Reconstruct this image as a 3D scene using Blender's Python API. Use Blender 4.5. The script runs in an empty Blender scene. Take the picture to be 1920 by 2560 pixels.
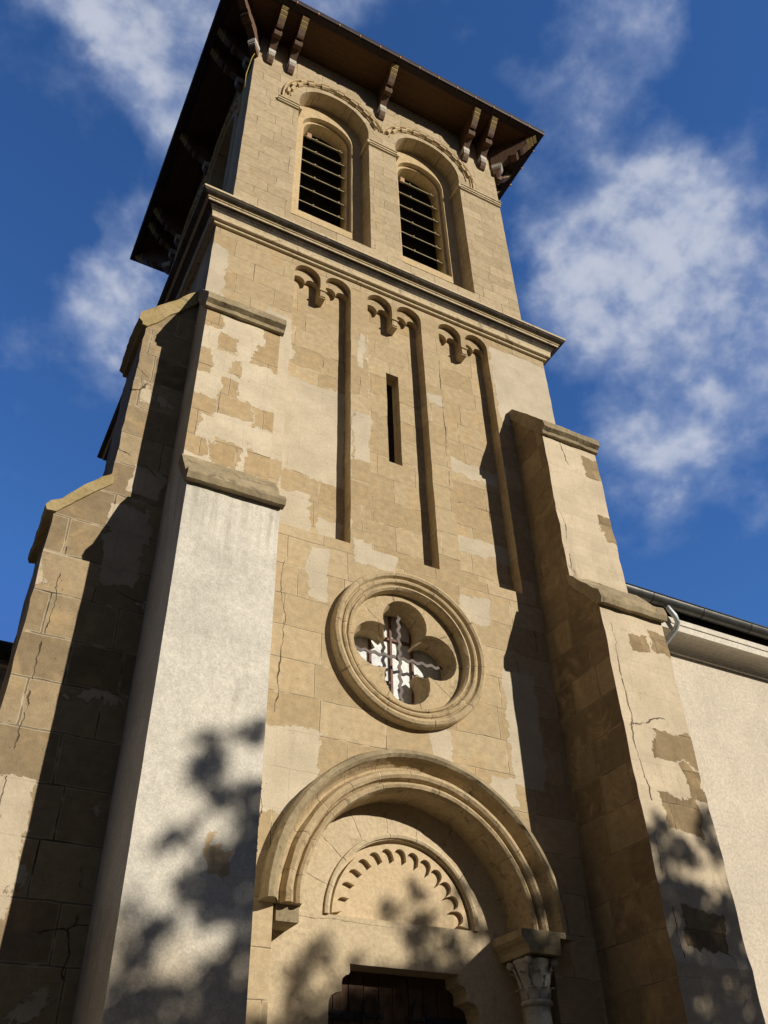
import bpy, bmesh, math, random
from math import sin, cos, pi, radians, sqrt, atan2
from mathutils import Vector, Matrix, noise
from mathutils.geometry import tessellate_polygon
random.seed(7)
sc = bpy.context.scene
COL = sc.collection

# ------------------------------------------------------------------ camera
PITCH, YAW, ROLL = 0.68531, 0.50061, -0.02945
fw = Vector((sin(YAW)*cos(PITCH), cos(YAW)*cos(PITCH), sin(PITCH)))
rt = Vector((cos(YAW), -sin(YAW), 0)); up = rt.cross(fw)
r2 = rt*cos(ROLL) + up*sin(ROLL); u2 = up*cos(ROLL) - rt*sin(ROLL)
cam = bpy.data.objects.new('camera', bpy.data.cameras.new('camera')); COL.objects.link(cam)
M = Matrix((r2, u2, -fw)).transposed().to_4x4()
M.translation = Vector((-4.49236, -7.72341, 1.6))
cam.matrix_world = M
cam.data.sensor_fit = 'HORIZONTAL'; cam.data.sensor_width = 36
cam.data.lens = 36*2202.876/1920; cam.data.clip_end = 3000; cam.data.clip_start = 0.05
sc.camera = cam

# ------------------------------------------------------------------ light, sky, exposure
EL, AZ = radians(22), radians(31.5)
SUN = Vector((sin(AZ)*cos(EL), -cos(AZ)*cos(EL), sin(EL)))
sl = bpy.data.lights.new('sun', 'SUN'); sl.energy = 4.8; sl.angle = radians(0.53); sl.color = (1, .905, .755)
sun = bpy.data.objects.new('sun', sl); COL.objects.link(sun)
sun.rotation_euler = SUN.to_track_quat('Z', 'Y').to_euler(); sun.location = SUN*60
vs = sc.view_settings
vs.view_transform = 'Standard'; vs.look = 'None'; vs.gamma = 1; vs.exposure = 0; vs.use_curve_mapping = False

class G:
    """small helper for node graphs"""
    def __init__(s, nt): s.nt = nt; s.n = nt.nodes; s.l = nt.links
    def node(s, t, **k):
        n = s.n.new(t)
        for a, b in k.items(): setattr(n, a, b)
        return n
    def put(s, sock, v):
        if v is None: return
        if hasattr(v, 'is_output') or isinstance(v, bpy.types.NodeSocket): s.l.new(v, sock)
        else: sock.default_value = v
    def m(s, op, a, b=None, c=None, clamp=False):
        n = s.node('ShaderNodeMath', operation=op, use_clamp=clamp)
        for i, v in enumerate((a, b, c)):
            if v is not None: s.put(n.inputs[i], v)
        return n.outputs[0]
    def vm(s, op, a, b=None):
        n = s.node('ShaderNodeVectorMath', operation=op)
        s.put(n.inputs[0], a)
        if b is not None: s.put(n.inputs[1], b)
        return n.outputs['Value'] if op in ('DOT_PRODUCT', 'LENGTH', 'DISTANCE') else n.outputs[0]
    def ss(s, x, lo, hi, a=0., b=1.):
        n = s.node('ShaderNodeMapRange', interpolation_type='SMOOTHSTEP')
        s.put(n.inputs[0], x)
        for i, v in enumerate((lo, hi, a, b)): s.put(n.inputs[i+1], v)
        return n.outputs[0]
    def mix(s, f, a, b, mode='MIX'):
        n = s.node('ShaderNodeMix', data_type='RGBA', blend_type=mode)
        s.put(n.inputs[0], f)
        for i, v in ((6, a), (7, b)):
            if isinstance(v, (tuple, list)): v = tuple(v)[:3] + (1,)
            s.put(n.inputs[i], v)
        return n.outputs[2]
    def noise(s, vec, scale, detail=4, rough=.55, dist=0., col=False):
        n = s.node('ShaderNodeTexNoise')
        if vec is not None: s.l.new(vec, n.inputs['Vector'])
        n.inputs['Scale'].default_value = scale; n.inputs['Detail'].default_value = detail
        n.inputs['Roughness'].default_value = rough; n.inputs['Distortion'].default_value = dist
        return n.outputs['Color' if col else 'Fac']
    def xyz(s, a, b, c):
        n = s.node('ShaderNodeCombineXYZ')
        for i, v in enumerate((a, b, c)): s.put(n.inputs[i], v)
        return n.outputs[0]
    def sep(s, v):
        n = s.node('ShaderNodeSeparateXYZ'); s.l.new(v, n.inputs[0]); return n.outputs

def pix(x, y):          # a direction in the sky, from the photo's pixel grid
    return (fw + r2*((x-960)/2202.876) - u2*((y-1280)/2202.876)).normalized()

W = bpy.data.worlds.new('World'); sc.world = W; W.use_nodes = True
W.node_tree.nodes.clear(); g = G(W.node_tree)
sky = g.node('ShaderNodeTexSky', sky_type='NISHITA', sun_disc=False)
sky.sun_elevation = EL; sky.sun_rotation = pi - AZ
sky.air_density = 1.0; sky.dust_density = 0.1; sky.ozone_density = 2.5; sky.altitude = 300
dirv = g.node('ShaderNodeTexCoord').outputs['Generated']
BLOBS = [(1430,520,170,.9),(1580,480,190,1),(1620,640,220,1.1),(1720,720,200,1),(1560,820,200,1),(1800,840,190,1),
 (1660,960,170,.9),(1760,1010,150,.7),(1600,1130,120,.75),(1470,700,150,.8),(1690,1320,80,.5),(1800,560,150,.65),(1900,720,130,.7),
 (1570,50,130,.9),(1450,20,110,.6),(1330,230,120,.8),(1450,280,110,.85),(1540,250,80,.6),(1190,150,90,.5),(1620,110,100,.7),
 (300,20,160,.95),(400,130,150,1),(440,230,130,1),(520,60,130,.85),(420,330,90,.75),(220,-20,130,.8),(560,-40,150,.9),
 (300,610,110,.9),(260,740,120,.95),(330,690,120,.9),(360,540,100,.7),(70,860,70,.6),(150,780,90,.5),(260,900,90,.55),(330,850,90,.55),
 (850,0,110,.85),(760,-30,100,.7),(1890,1260,90,.5),(1850,980,170,.7),(1880,1080,110,.5),(1720,1150,120,.6),(1500,860,110,.6),(1320,470,110,.7),(1380,640,110,.6),(1440,800,100,.6),(1560,1010,120,.65),(1650,1110,110,.6),(1270,180,70,.4)]
acc = None
warp = g.vm('ADD', dirv, g.vm('SCALE', g.vm('SUBTRACT', g.noise(dirv, 9, 5, .6, col=True), (.5, .5, .5)), None))
g.n[warp.node.name].inputs[1].links[0].from_node.inputs['Scale'].default_value = .09
for (x, y, r, w) in BLOBS:
    d = pix(x, y); rr = r/2202.876*1.75/(1+((x-960)**2+(y-1280)**2)/2202.876**2)
    dist = g.vm('DISTANCE', warp, tuple(d))
    v = g.ss(dist, rr*.15, rr, w, 0.)
    acc = v if acc is None else g.m('MAXIMUM', acc, v) if False else g.m('SUBTRACT', g.m('ADD', acc, v), g.m('MULTIPLY', g.m('MULTIPLY', acc, v), .62))
stretch = g.node('ShaderNodeMapping'); g.l.new(dirv, stretch.inputs[0]); stretch.inputs['Scale'].default_value = (1, 1.0, 1.25)
fb = g.noise(stretch.outputs[0], 7.5, 10, .57, .2)
fb2 = g.noise(stretch.outputs[0], 26, 6, .52, .1)
den = g.m('ADD', g.m('SUBTRACT', g.m('MULTIPLY', acc, .72), .18), g.m('ADD', g.m('MULTIPLY', g.m('SUBTRACT', fb, .5), 2.5), g.m('MULTIPLY', g.m('SUBTRACT', fb2, .5), .8)))
cl = g.m('MULTIPLY', g.ss(den, -.06, 1.32), .90)
lum = g.ss(g.m('ADD', den, g.m('MULTIPLY', g.m('SUBTRACT', fb2, .5), .8)), .42, 1.25, .0, 1.)
ccol = g.mix(lum, (5.6, 7.0, 10.4), (10.4, 11.0, 12.6))
skc = g.mix(1.0, sky.outputs[0], (1.0, 1.75, 2.75), 'MULTIPLY')
skc = g.mix(1.0, skc, (.95, 2.75, 8.3), 'DARKEN')
# grey veil added to the unseen sky behind the viewer, neutralising the shade
veil = g.ss(g.vm('DOT_PRODUCT', dirv, (-.15, -.95, .25)), .05, .5)
skc = g.mix(g.m('MULTIPLY', veil, .82), skc, (2.4, 2.5, 2.8))
fin = g.mix(g.m('MULTIPLY', cl, .9), skc, ccol)
bg = g.node('ShaderNodeBackground'); bg.inputs['Strength'].default_value = .06
g.l.new(fin, bg.inputs['Color'])
wo = g.node('ShaderNodeOutputWorld'); g.l.new(bg.outputs[0], wo.inputs['Surface'])

# ------------------------------------------------------------------ materials
def newmat(name, rough=.9, spec=.2):
    m = bpy.data.materials.new(name); m.use_nodes = True
    m.node_tree.nodes.clear(); g = G(m.node_tree)
    b = g.node('ShaderNodeBsdfPrincipled'); b.inputs['Roughness'].default_value = rough
    b.inputs['Specular IOR Level'].default_value = spec
    o = g.node('ShaderNodeOutputMaterial'); g.l.new(b.outputs[0], o.inputs[0])
    return m, g, b
def bump(g, b, h, strength=.5, dist=.02):
    n = g.node('ShaderNodeBump'); n.inputs['Strength'].default_value = strength
    n.inputs['Distance'].default_value = dist; g.l.new(h, n.inputs['Height']); g.l.new(n.outputs[0], b.inputs['Normal'])
def uvz(g):
    ge = g.node('ShaderNodeNewGeometry'); P = ge.outputs['Position']; x, y, z = g.sep(P)
    nx, ny, nz = g.sep(ge.outputs['True Normal'])
    side = g.m('GREATER_THAN', g.m('ABSOLUTE', nx), .6)
    u = g.m('ADD', g.m('MULTIPLY', x, g.m('SUBTRACT', 1., side)), g.m('MULTIPLY', g.m('ADD', y, 7.3), side))
    return P, x, y, z, u, side
def boxmask(g, u, z, boxes, side=None):
    """soft union of ragged patches given as (u0, u1, z0, z1)"""
    acc = None
    for (a, b, c, d) in boxes:
        p = g.m('MULTIPLY', g.m('ABSOLUTE', g.m('SUBTRACT', u, (a+b)/2)), 2/(b-a))
        q = g.m('MULTIPLY', g.m('ABSOLUTE', g.m('SUBTRACT', z, (c+d)/2)), 2/(d-c))
        v = g.m('LESS_THAN', g.m('MAXIMUM', p, q), 1.)
        acc = v if acc is None else g.m('MAXIMUM', acc, v)
    return acc
def masonry(name, row, bw, c1, c2, plaster, thr, mortar=(.60,.49,.33), patches=(), stones=(), cracks=.5, zoff=0., dirt=.35,
            edgecrack=None, squash=.75, sidethr=None, mort_w=.016, warm=(.50,.365,.20), hw=(.74, .92)):
    m, g, b = newmat(name, .92, .12)
    P, x, y, z, u, side = uvz(g)
    wob = g.sep(g.noise(P, 3.2, 5, .6, col=True))
    uu = g.m('ADD', u, g.m('MULTIPLY', g.m('SUBTRACT', wob[0], .5), .05))
    zz = g.m('ADD', g.m('ADD', z, zoff), g.m('MULTIPLY', g.m('SUBTRACT', wob[1], .5), .045))
    br = g.node('ShaderNodeTexBrick', offset=.41, offset_frequency=2, squash=squash, squash_frequency=3)
    g.l.new(g.xyz(uu, zz, 0.), br.inputs['Vector'])
    for k, v in (('Scale', 1), ('Mortar Size', mort_w), ('Mortar Smooth', .9), ('Bias', 0), ('Brick Width', bw), ('Row Height', row)):
        br.inputs[k].default_value = v
    br.inputs['Color1'].default_value = (0, 0, 0, 1); br.inputs['Color2'].default_value = (1, 1, 1, 1); br.inputs['Mortar'].default_value = (.5, .5, .5, 1)
    rnd = g.sep(br.outputs['Color'])[0]; joint = br.outputs['Fac']
    n1 = g.noise(P, 1.1, 7, .6, .3); n2 = g.noise(P, 11, 6, .65); n3 = g.noise(P, 70, 4, .6)
    # stretched bedding lines inside the stone
    bed = g.noise(g.xyz(g.m('MULTIPLY', u, 1.5), g.m('MULTIPLY', z, 14.), y), 1.6, 4, .6)
    st = g.mix(rnd, c1, c2)
    st = g.mix(g.ss(g.noise(P, 2.3, 4, .6, 1.), .5, .72), st, g.mix(.55, st, warm))
    st = g.mix(1., st, g.mix(g.ss(n2, .25, .75), (.84, .83, .82), (1.10, 1.10, 1.10)), 'MULTIPLY')
    st = g.mix(1., st, g.mix(g.ss(bed, .3, .7), (.965, .96, .955), (1.02, 1.02, 1.02)), 'MULTIPLY')
    st = g.mix(1., st, g.mix(g.ss(n3, .3, .7), (.9, .9, .9), (1.06, 1.06, 1.06)), 'MULTIPLY')
    # pits
    vor = g.node('ShaderNodeTexVoronoi'); g.l.new(P, vor.inputs['Vector']); vor.inputs['Scale'].default_value = 16
    pit = g.m('MULTIPLY', g.ss(vor.outputs['Distance'], .12, .05), g.ss(g.noise(P, 5, 2), .52, .6))
    # mortar: pale, raised in places and open and dark in others
    mopen = g.ss(g.noise(P, 1.9, 3, .5), .56, .66)
    jn = g.m('ADD', joint, g.m('MULTIPLY', g.m('SUBTRACT', n2, .5), .5))
    jw = g.m('MULTIPLY', g.ss(jn, .30, .52), g.ss(g.noise(P, 2.1, 3, .5), .26, .44))
    col = g.mix(g.m('MULTIPLY', jw, .72), st, mortar)
    hair = g.m('MULTIPLY', g.ss(joint, *hw), g.m('ADD', g.m('MULTIPLY', g.ss(g.noise(P, 4.3, 3, .5), .36, .48), .7), g.m('MULTIPLY', mopen, .3)))
    col = g.mix(hair, col, (.10, .075, .05))
    # plaster patches with crisp ragged edges
    n5 = g.noise(P, 3.6, 8, .62, .6)
    pm = g.m('ADD', g.m('ADD', g.m('MULTIPLY', g.m('SUBTRACT', n1, .5), 1.7), g.m('MULTIPLY', g.m('SUBTRACT', n5, .5), .8)), g.m('MULTIPLY', g.m('SUBTRACT', rnd, .5), .30))
    rag = g.sep(g.noise(P, 2.6, 8, .65, .5, col=True))
    ru = g.m('ADD', u, g.m('MULTIPLY', g.m('SUBTRACT', rag[0], .5), .42)); rz = g.m('ADD', z, g.m('MULTIPLY', g.m('SUBTRACT', rag[1], .5), .36))
    front = g.m('SUBTRACT', 1., side)
    if patches: pm = g.m('ADD', pm, g.m('MULTIPLY', g.m('MULTIPLY', boxmask(g, ru, rz, patches), front), 3.))
    if stones: pm = g.m('SUBTRACT', pm, g.m('MULTIPLY', g.m('MULTIPLY', boxmask(g, ru, rz, stones), front), 3.))
    t = thr if sidethr is None else g.m('ADD', thr, g.m('MULTIPLY', side, sidethr-thr))
    pmask = g.m('MULTIPLY', g.ss(g.m('SUBTRACT', pm, t), 0., .06), g.ss(g.noise(P, 7, 6, .65), .20, .44, .70, 1.))
    pl = g.mix(1., plaster, g.mix(g.ss(g.noise(P, 2.2, 7, .6), .3, .7), (.86, .85, .83), (1.06, 1.05, 1.04)), 'MULTIPLY')
    pl = g.mix(1., pl, g.mix(g.ss(g.noise(P, 38, 5, .7), .3, .7), (.90, .90, .90), (1.05, 1.05, 1.05)), 'MULTIPLY')
    scored = g.m('MULTIPLY', g.ss(joint, .85, .98), .34)
    pl = g.mix(scored, pl, g.mix(.5, pl, (.2, .16, .11)))
    lipv = g.m('SUBTRACT', pm, t)
    lip = g.m('MULTIPLY', g.m('MULTIPLY', g.ss(lipv, -.03, .0), g.ss(lipv, .045, .015)), g.ss(n2, .4, .6))
    col = g.mix(pmask, col, pl)
    col = g.mix(g.m('MULTIPLY', lip, .45), col, (.16, .12, .08))
    # cracks
    dv = g.vm('ADD', P, g.vm('SCALE', g.noise(P, 2.2, 9, .6, col=True)))
    g.n[dv.node.name].inputs[1].links[0].from_node.inputs['Scale'].default_value = .32
    ve = g.node('ShaderNodeTexVoronoi', feature='DISTANCE_TO_EDGE'); g.l.new(dv, ve.inputs['Vector']); ve.inputs['Scale'].default_value = .8
    ck = g.m('MULTIPLY', g.ss(ve.outputs['Distance'], .0065, .002), g.ss(g.noise(P, 1.3, 3), 1-cracks+.1, 1-cracks+.14))
    if edgecrack:
        for (cu, z0, z1, amp) in edgecrack:
            wv = g.noise(g.xyz(g.m('MULTIPLY', z, 1.1), cu, 0.), 1.5, 10, .66)
            dd = g.m('ABSOLUTE', g.m('SUBTRACT', g.m('SUBTRACT', u, cu), g.m('MULTIPLY', g.m('SUBTRACT', wv, .5), amp)))
            e = g.m('MULTIPLY', g.ss(dd, g.m('ADD', .003, g.m('MULTIPLY', g.ss(g.noise(P, 3.3, 4), .4, .7), .011)), .002), g.m('MULTIPLY', g.m('GREATER_THAN', z, z0), g.m('LESS_THAN', z, z1)))
            e = g.m('MULTIPLY', g.m('MULTIPLY', e, front), g.ss(g.noise(P, 2.2, 2), .42, .46))
            ck = g.m('MAXIMUM', ck, e)
    col = g.mix(g.m('MULTIPLY', ck, .9), col, (.075, .057, .04))
    col = g.mix(g.m('MULTIPLY', pit, .45), col, (.16, .12, .08))
    # grime: runs down the wall in streaks, with ragged heads
    sk = g.noise(g.xyz(g.m('MULTIPLY', u, 4.), g.m('MULTIPLY', z, .7), g.m('MULTIPLY', y, 4.)), 1.5, 6, .6)
    gr = g.m('MULTIPLY', g.ss(sk, .54, .78), g.ss(g.noise(P, .8, 3), .4, .7))
    col = g.mix(g.m('MULTIPLY', gr, dirt), col, (.12, .10, .075))
    g.l.new(col, b.inputs['Base Color'])
    h = g.m('ADD', g.m('MULTIPLY', pmask, .55), g.m('MULTIPLY', n2, .30))
    h = g.m('ADD', h, g.m('MULTIPLY', n3, .10))
    h = g.m('SUBTRACT', h, g.m('MULTIPLY', g.m('MULTIPLY', g.ss(joint, .75, .95), g.m('SUBTRACT', 1., g.m('MULTIPLY', pmask, .85))), g.m('ADD', .15, g.m('MULTIPLY', mopen, .7))))
    h = g.m('SUBTRACT', h, g.m('ADD', g.m('MULTIPLY', ck, 1.2), g.m('MULTIPLY', pit, .5)))
    h = g.m('ADD', h, g.m('MULTIPLY', rnd, g.m('SUBTRACT', .22, g.m('MULTIPLY', pmask, .22))))
    bump(g, b, h, .75, .022)
    return m

ST1, ST2 = (.405,.315,.19), (.515,.415,.27)
PLAS = (.56,.495,.385)
shaft_patches = [(-1.95,-.74,9.15,10.95),(-2.1,-1.6,9.1,11.9),(-.72,-.44,9.55,10.5),(-1.72,-1.2,8.2,8.85),(-1.12,-.74,8.15,8.58),(1.85,3.1,11.4,13.2),(.95,1.85,10.15,10.42),
  (.94,1.8,8.7,8.98),(-.7,-.12,7.85,8.2),(-1.32,-1.02,7.2,7.9),(-2.0,-1.08,4.7,5.6),(.18,.5,5.1,5.95),(.75,1.2,7.45,7.85),(.95,1.3,5.2,5.5),(-2.0,-1.15,4.9,5.3),(-.45,-.36,10.2,12.6),(-.62,-.5,11.4,12.2),(.5,.8,11.2,11.45),(-3.1,-2.75,11.6,12.9),(1.3,1.75,5.4,6.9)]
M_SHAFT = masonry('tan_ashlar', .405, .78, ST1, ST2, PLAS, .50, patches=shaft_patches, edgecrack=[(-1.58, 5.7, 7.6, .26), (.80, 9.6, 12.3, .10), (-1.7, 4.3, 5.2, .3), (1.9, 7.2, 8.0, .3)], cracks=.40, zoff=.13, dirt=.28)
M_BELF = masonry('belfry_ashlar', .285, .56, (.41,.33,.215), (.51,.42,.285), (.60,.49,.33), .75, cracks=.36, zoff=.05, dirt=.3, squash=.85, mort_w=.011, warm=(.48,.38,.235), hw=(.45, .75))
lb_st = [(-2.83,-2.62,9.97,10.28),(-3.1,-2.9,9.5,9.9),(-2.4,-2.05,9.9,10.3),(-2.69,-2.54,9.6,9.85),(-2.76,-2.55,9.2,9.5),(-3.1,-2.77,8.8,9.1),(-2.76,-2.38,8.92,9.2),(-2.36,-2.0,8.85,9.2),(-3.1,-2.92,8.25,8.8),(-3.05,-2.77,8.2,8.45),(-2.75,-2.44,8.15,8.5),(-2.37,-2.05,8.1,8.5),(-2.3,-2.0,10.3,10.7),(-3.1,-2.85,10.3,10.7)]
M_LBUT = masonry('patched_buttress_stone', .385, .55, (.44,.33,.19), (.50,.385,.235), (.66,.58,.45), -.75, stones=lb_st, cracks=.5, dirt=.3)
rb_st = [(2.47,3.09,5.54,5.9),(2.8,3.03,5.12,5.52),(2.36,2.86,4.74,5.12),(2.31,2.83,3.62,3.98),(2.75,3.1,6.9,7.25),(2.45,2.7,6.85,7.1),(2.75,3.1,10.1,10.5),(2.85,3.1,8.9,9.4)]
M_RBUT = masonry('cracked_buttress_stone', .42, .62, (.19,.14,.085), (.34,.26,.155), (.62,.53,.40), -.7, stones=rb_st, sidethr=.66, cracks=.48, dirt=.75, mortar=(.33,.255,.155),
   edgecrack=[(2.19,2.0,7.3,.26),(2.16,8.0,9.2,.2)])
M_SBUT = masonry('weathered_buttress_stone', .46, .66, (.225,.17,.105), (.42,.335,.215), (.55,.475,.365), .24, cracks=.55, dirt=.5, mort_w=.024, mortar=(.53,.455,.33), edgecrack=[(-3.93,3.4,7.0,.24)], patches=[(-4.2,-3.7,3.5,4.6),(-3.6,-3.2,6.7,7.7),(-3.45,-3.1,7.9,8.3)])
M_TOWER_SIDE = masonry('side_ashlar', .405, .78, (.46,.34,.19), (.53,.40,.235), PLAS, .3, cracks=.4, dirt=.4)

def plastermat(name, c, rough_scale=60, var=.12, grime=.2, bumpst=.5, stonepatch=None):
    m, g, b = newmat(name, .95, .1)
    P, x, y, z, u, side = uvz(g)
    n1 = g.noise(P, 1.6, 8, .62, .4); n2 = g.noise(P, rough_scale, 5, .7); n3 = g.noise(P, 14, 6, .65)
    col = g.mix(1., c, g.mix(g.ss(n1, .3, .7), (1-var*1.4, 1-var*1.35, 1-var*1.3), (1+var*.4,)*3), 'MULTIPLY')
    col = g.mix(1., col, g.mix(g.ss(n2, .3, .72), (.80, .80, .80), (1.07, 1.07, 1.07)), 'MULTIPLY')
    col = g.mix(1., col, g.mix(g.ss(n3, .3, .7), (.90, .90, .90), (1.05, 1.05, 1.05)), 'MULTIPLY')
    sk = g.noise(g.xyz(g.m('MULTIPLY', u, 3.), g.m('MULTIPLY', z, .6), y), 1.8, 6, .6)
    col = g.mix(g.m('MULTIPLY', g.ss(sk, .54, .8), grime), col, (.2, .18, .15))
    h = g.m('ADD', g.m('MULTIPLY', n2, .35), g.m('ADD', g.m('MULTIPLY', n3, .5), g.m('MULTIPLY', n1, .6)))
    if stonepatch:
        run = g.m('MULTIPLY', g.ss(g.m('ADD', z, g.m('MULTIPLY', sk, 2.2)), 7.2, 8.5), g.ss(g.noise(g.xyz(g.m('MULTIPLY', u, 9.), g.m('MULTIPLY', z, .5), y), 1.6, 5, .6), .42, .62))
        col = g.mix(g.m('MULTIPLY', run, .40), col, (.30, .27, .21))
        low = g.ss(g.m('ADD', z, g.m('MULTIPLY', g.m('SUBTRACT', n1, .5), 1.6)), 3.5, 2.9)
        col = g.mix(g.m('MULTIPLY', low, .6), col, g.mix(1., col, (.86, .76, .62), 'MULTIPLY'))
        rag = g.sep(g.noise(P, 3.0, 7, .6, .5, col=True))
        ru = g.m('ADD', u, g.m('MULTIPLY', g.m('SUBTRACT', rag[0], .5), .5)); rz = g.m('ADD', z, g.m('MULTIPLY', g.m('SUBTRACT', rag[1], .5), .5))
        mk = boxmask(g, ru, rz, stonepatch)
        col = g.mix(mk, col, g.mix(g.ss(n3, .3, .7), (.46, .35, .22), (.58, .46, .31)))
    g.l.new(col, b.inputs['Base Color']); bump(g, b, h, bumpst, .015)
    return m
M_RENDER = plastermat('rough_white_render', (.73,.695,.62), 55, .11, .5, .6, stonepatch=[(-2.5,-2.28,3.75,3.95)])
M_NAVE = plastermat('cream_render', (.68,.61,.51), 26, .08, .16, .4)
M_WHITE = plastermat('white_cornice_paint', (.74,.70,.62), 40, .08, .15, .2)

def trim(name, c1, c2, centers=(), njoint=14, dirt=.5):
    """carved stone; radial joints about the given (x, z, r0, r1) arches"""
    m, g, b = newmat(name, .9, .12)
    P, x, y, z, u, side = uvz(g)
    n1 = g.noise(P, 2.4, 7, .62, .4); n2 = g.noise(P, 24, 6, .65); n3 = g.noise(P, 9, 5, .6)
    col = g.mix(g.ss(n1, .3, .7), c1, c2)
    col = g.mix(1., col, g.mix(g.ss(n2, .3, .7), (.85, .85, .85), (1.07, 1.07, 1.07)), 'MULTIPLY')
    h = g.m('ADD', g.m('MULTIPLY', n2, .4), g.m('MULTIPLY', n3, .6))
    wj = g.m('MULTIPLY', g.m('SUBTRACT', g.noise(P, 4, 3), .5), .06)
    for (cx, cz, n) in centers:
        a = g.m('ARCTAN2', g.m('SUBTRACT', z, cz), g.m('SUBTRACT', x, cx))
        a = g.m('MULTIPLY', g.m('ADD', g.m('ADD', a, wj), 7.), n/pi)
        fr = g.m('FRACT', a); dd = g.m('ABSOLUTE', g.m('SUBTRACT', fr, .5))
        j = g.ss(dd, .478, .492)
        j = g.m('MULTIPLY', j, g.m('GREATER_THAN', z, cz if n != 5 else 0.)); j = g.m('MULTIPLY', j, g.m('LESS_THAN', g.m('ADD', g.m('POWER', g.m('SUBTRACT', z, cz), 2.), g.m('POWER', g.m('SUBTRACT', x, cx), 2.)), 2.9))
        col = g.mix(g.m('MULTIPLY', j, .55), col, g.mix(g.ss(n3, .45, .55), (.68, .58, .42), (.16, .12, .08)))
        h = g.m('SUBTRACT', h, g.m('MULTIPLY', j, .6))
    lich = g.m('MULTIPLY', g.ss(g.noise(P, 5.5, 8, .7, .6), .54, .66), dirt)
    col = g.mix(lich, col, (.15, .125, .085))
    g.l.new(col, b.inputs['Base Color']); bump(g, b, h, .7, .02)
    return m
PX, PZ = 0.0, 3.88                     # springing centre of the portal arch
OX, OZ = 0.0, 6.8355                   # centre of the quatrefoil window
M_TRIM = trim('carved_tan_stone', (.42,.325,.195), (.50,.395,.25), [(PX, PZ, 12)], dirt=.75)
M_OCU = trim('window_ring_stone', (.44,.345,.21), (.53,.425,.27), [(OX, OZ, 5)], dirt=.5)
M_TYMP = trim('pale_tympanum_stone', (.53,.435,.295), (.59,.49,.34), [(PX, PZ, 9)], dirt=.28)
M_FIELD = trim('smooth_tympanum_field', (.58,.46,.30), (.62,.50,.335), (), dirt=.06)
M_CORN = trim('stained_cornice_stone', (.56,.455,.295), (.62,.52,.36), (), dirt=.62)
M_CORN_TOP = trim('shaded_sooty_cornice', (.055,.047,.04), (.13,.11,.085), (), dirt=.7)  # soot tone, with the shade of the undersides put into the colour
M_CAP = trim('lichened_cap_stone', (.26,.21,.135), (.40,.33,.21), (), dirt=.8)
M_YCAP = trim('yellow_lichen_cap', (.36,.28,.135), (.44,.35,.19), (), dirt=.65)
M_BARCH = trim('belfry_arch_stone', (.52,.40,.235), (.58,.46,.285), [(1.06, 18.62, 7), (-1.06, 18.62, 7)], dirt=.25)
M_MARBLE = trim('grey_marble', (.40,.39,.36), (.52,.51,.47), (), dirt=.5)

def simple(name, c1, c2, scale=8, rough=.7, metal=0., stretch=None, bst=.3, spec=.3):
    m, g, b = newmat(name, rough, spec)
    ge = g.node('ShaderNodeNewGeometry'); P = ge.outputs['Position']
    if stretch:
        mp = g.node('ShaderNodeMapping'); g.l.new(P, mp.inputs[0]); mp.inputs['Scale'].default_value = stretch; v = mp.outputs[0]
    else: v = P
    n = g.noise(v, scale, 6, .6, .2); n2 = g.noise(P, scale*6, 4, .6)
    col = g.mix(g.ss(n, .3, .7), c1, c2)
    col = g.mix(1., col, g.mix(g.ss(n2, .3, .7), (.85, .85, .85), (1.08, 1.08, 1.08)), 'MULTIPLY')
    g.l.new(col, b.inputs['Base Color']); b.inputs['Metallic'].default_value = metal
    bump(g, b, g.m('ADD', n, g.m('MULTIPLY', n2, .4)), bst, .01)
    return m
M_SOFFIT = simple('varnished_soffit_boards', (.085,.04,.014), (.125,.06,.021), 3, .6, 0, (.4, 14, 4), .3)
M_SOFFIT_L = simple('varnished_side_soffit', (.06,.032,.014), (.09,.05,.02), 3, .6, 0, (14, .4, 4), .3)
M_GUTBOX = simple('dark_eave_metal', (.03,.019,.022), (.045,.03,.03), 5, .55, .2)
M_COPPER = simple('copper_clip', (.42,.25,.15), (.52,.33,.22), 20, .5, .3)
M_BRKT = simple('brown_bracket_timber', (.105,.058,.034), (.155,.09,.055), 4, .7, 0, (6, 6, 1.2), .4)
M_BFOOT = simple('white_painted_bracket_foot', (.46,.43,.37), (.58,.55,.49), 14, .7)
M_BYEL = simple('ochre_painted_tip', (.28,.20,.075), (.36,.27,.10), 14, .7)
M_TILE = simple('clay_tiles', (.16,.085,.06), (.23,.135,.095), 9, .85)
M_SLAT = simple('weathered_louvre_wood', (.33,.28,.17), (.43,.37,.23), 8, .8, 0, (1, 8, 8))
M_DARK = simple('dark_wood_shade', (.012,.010,.009), (.02,.017,.014), 4, .95)  # near-black wood tone that paints shade into interiors and gaps
M_DOOR = simple('oiled_door_planks', (.065,.034,.018), (.10,.055,.03), 4, .7, 0, (9, 3, .7))
M_IRON = simple('dull_iron', (.030,.028,.032), (.05,.045,.05), 12, .6, .6)
M_GRILLE = simple('grey_brown_iron', (.13,.11,.105), (.17,.145,.135), 12, .7, .2)
M_MULL = simple('red_brown_window_wood', (.13,.06,.042), (.18,.085,.06), 10, .6)
M_PANE = simple('milky_glass', (.66,.72,.78), (.86,.87,.86), 4, .10, 0, None, .04, .6)
M_ZINC = simple('grey_zinc', (.10,.105,.105), (.15,.155,.15), 6, .40, .6)
M_PIPE = simple('pale_pipe', (.42,.48,.54), (.5,.56,.6), 6, .5, .2)
M_CABLE = simple('yellow_cable', (.50,.38,.06), (.6,.46,.1), 9, .6)
M_BARK = simple('tree_bark', (.09,.065,.045), (.16,.12,.085), 6, .9, 0, (4, 4, .6), .8)
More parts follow.
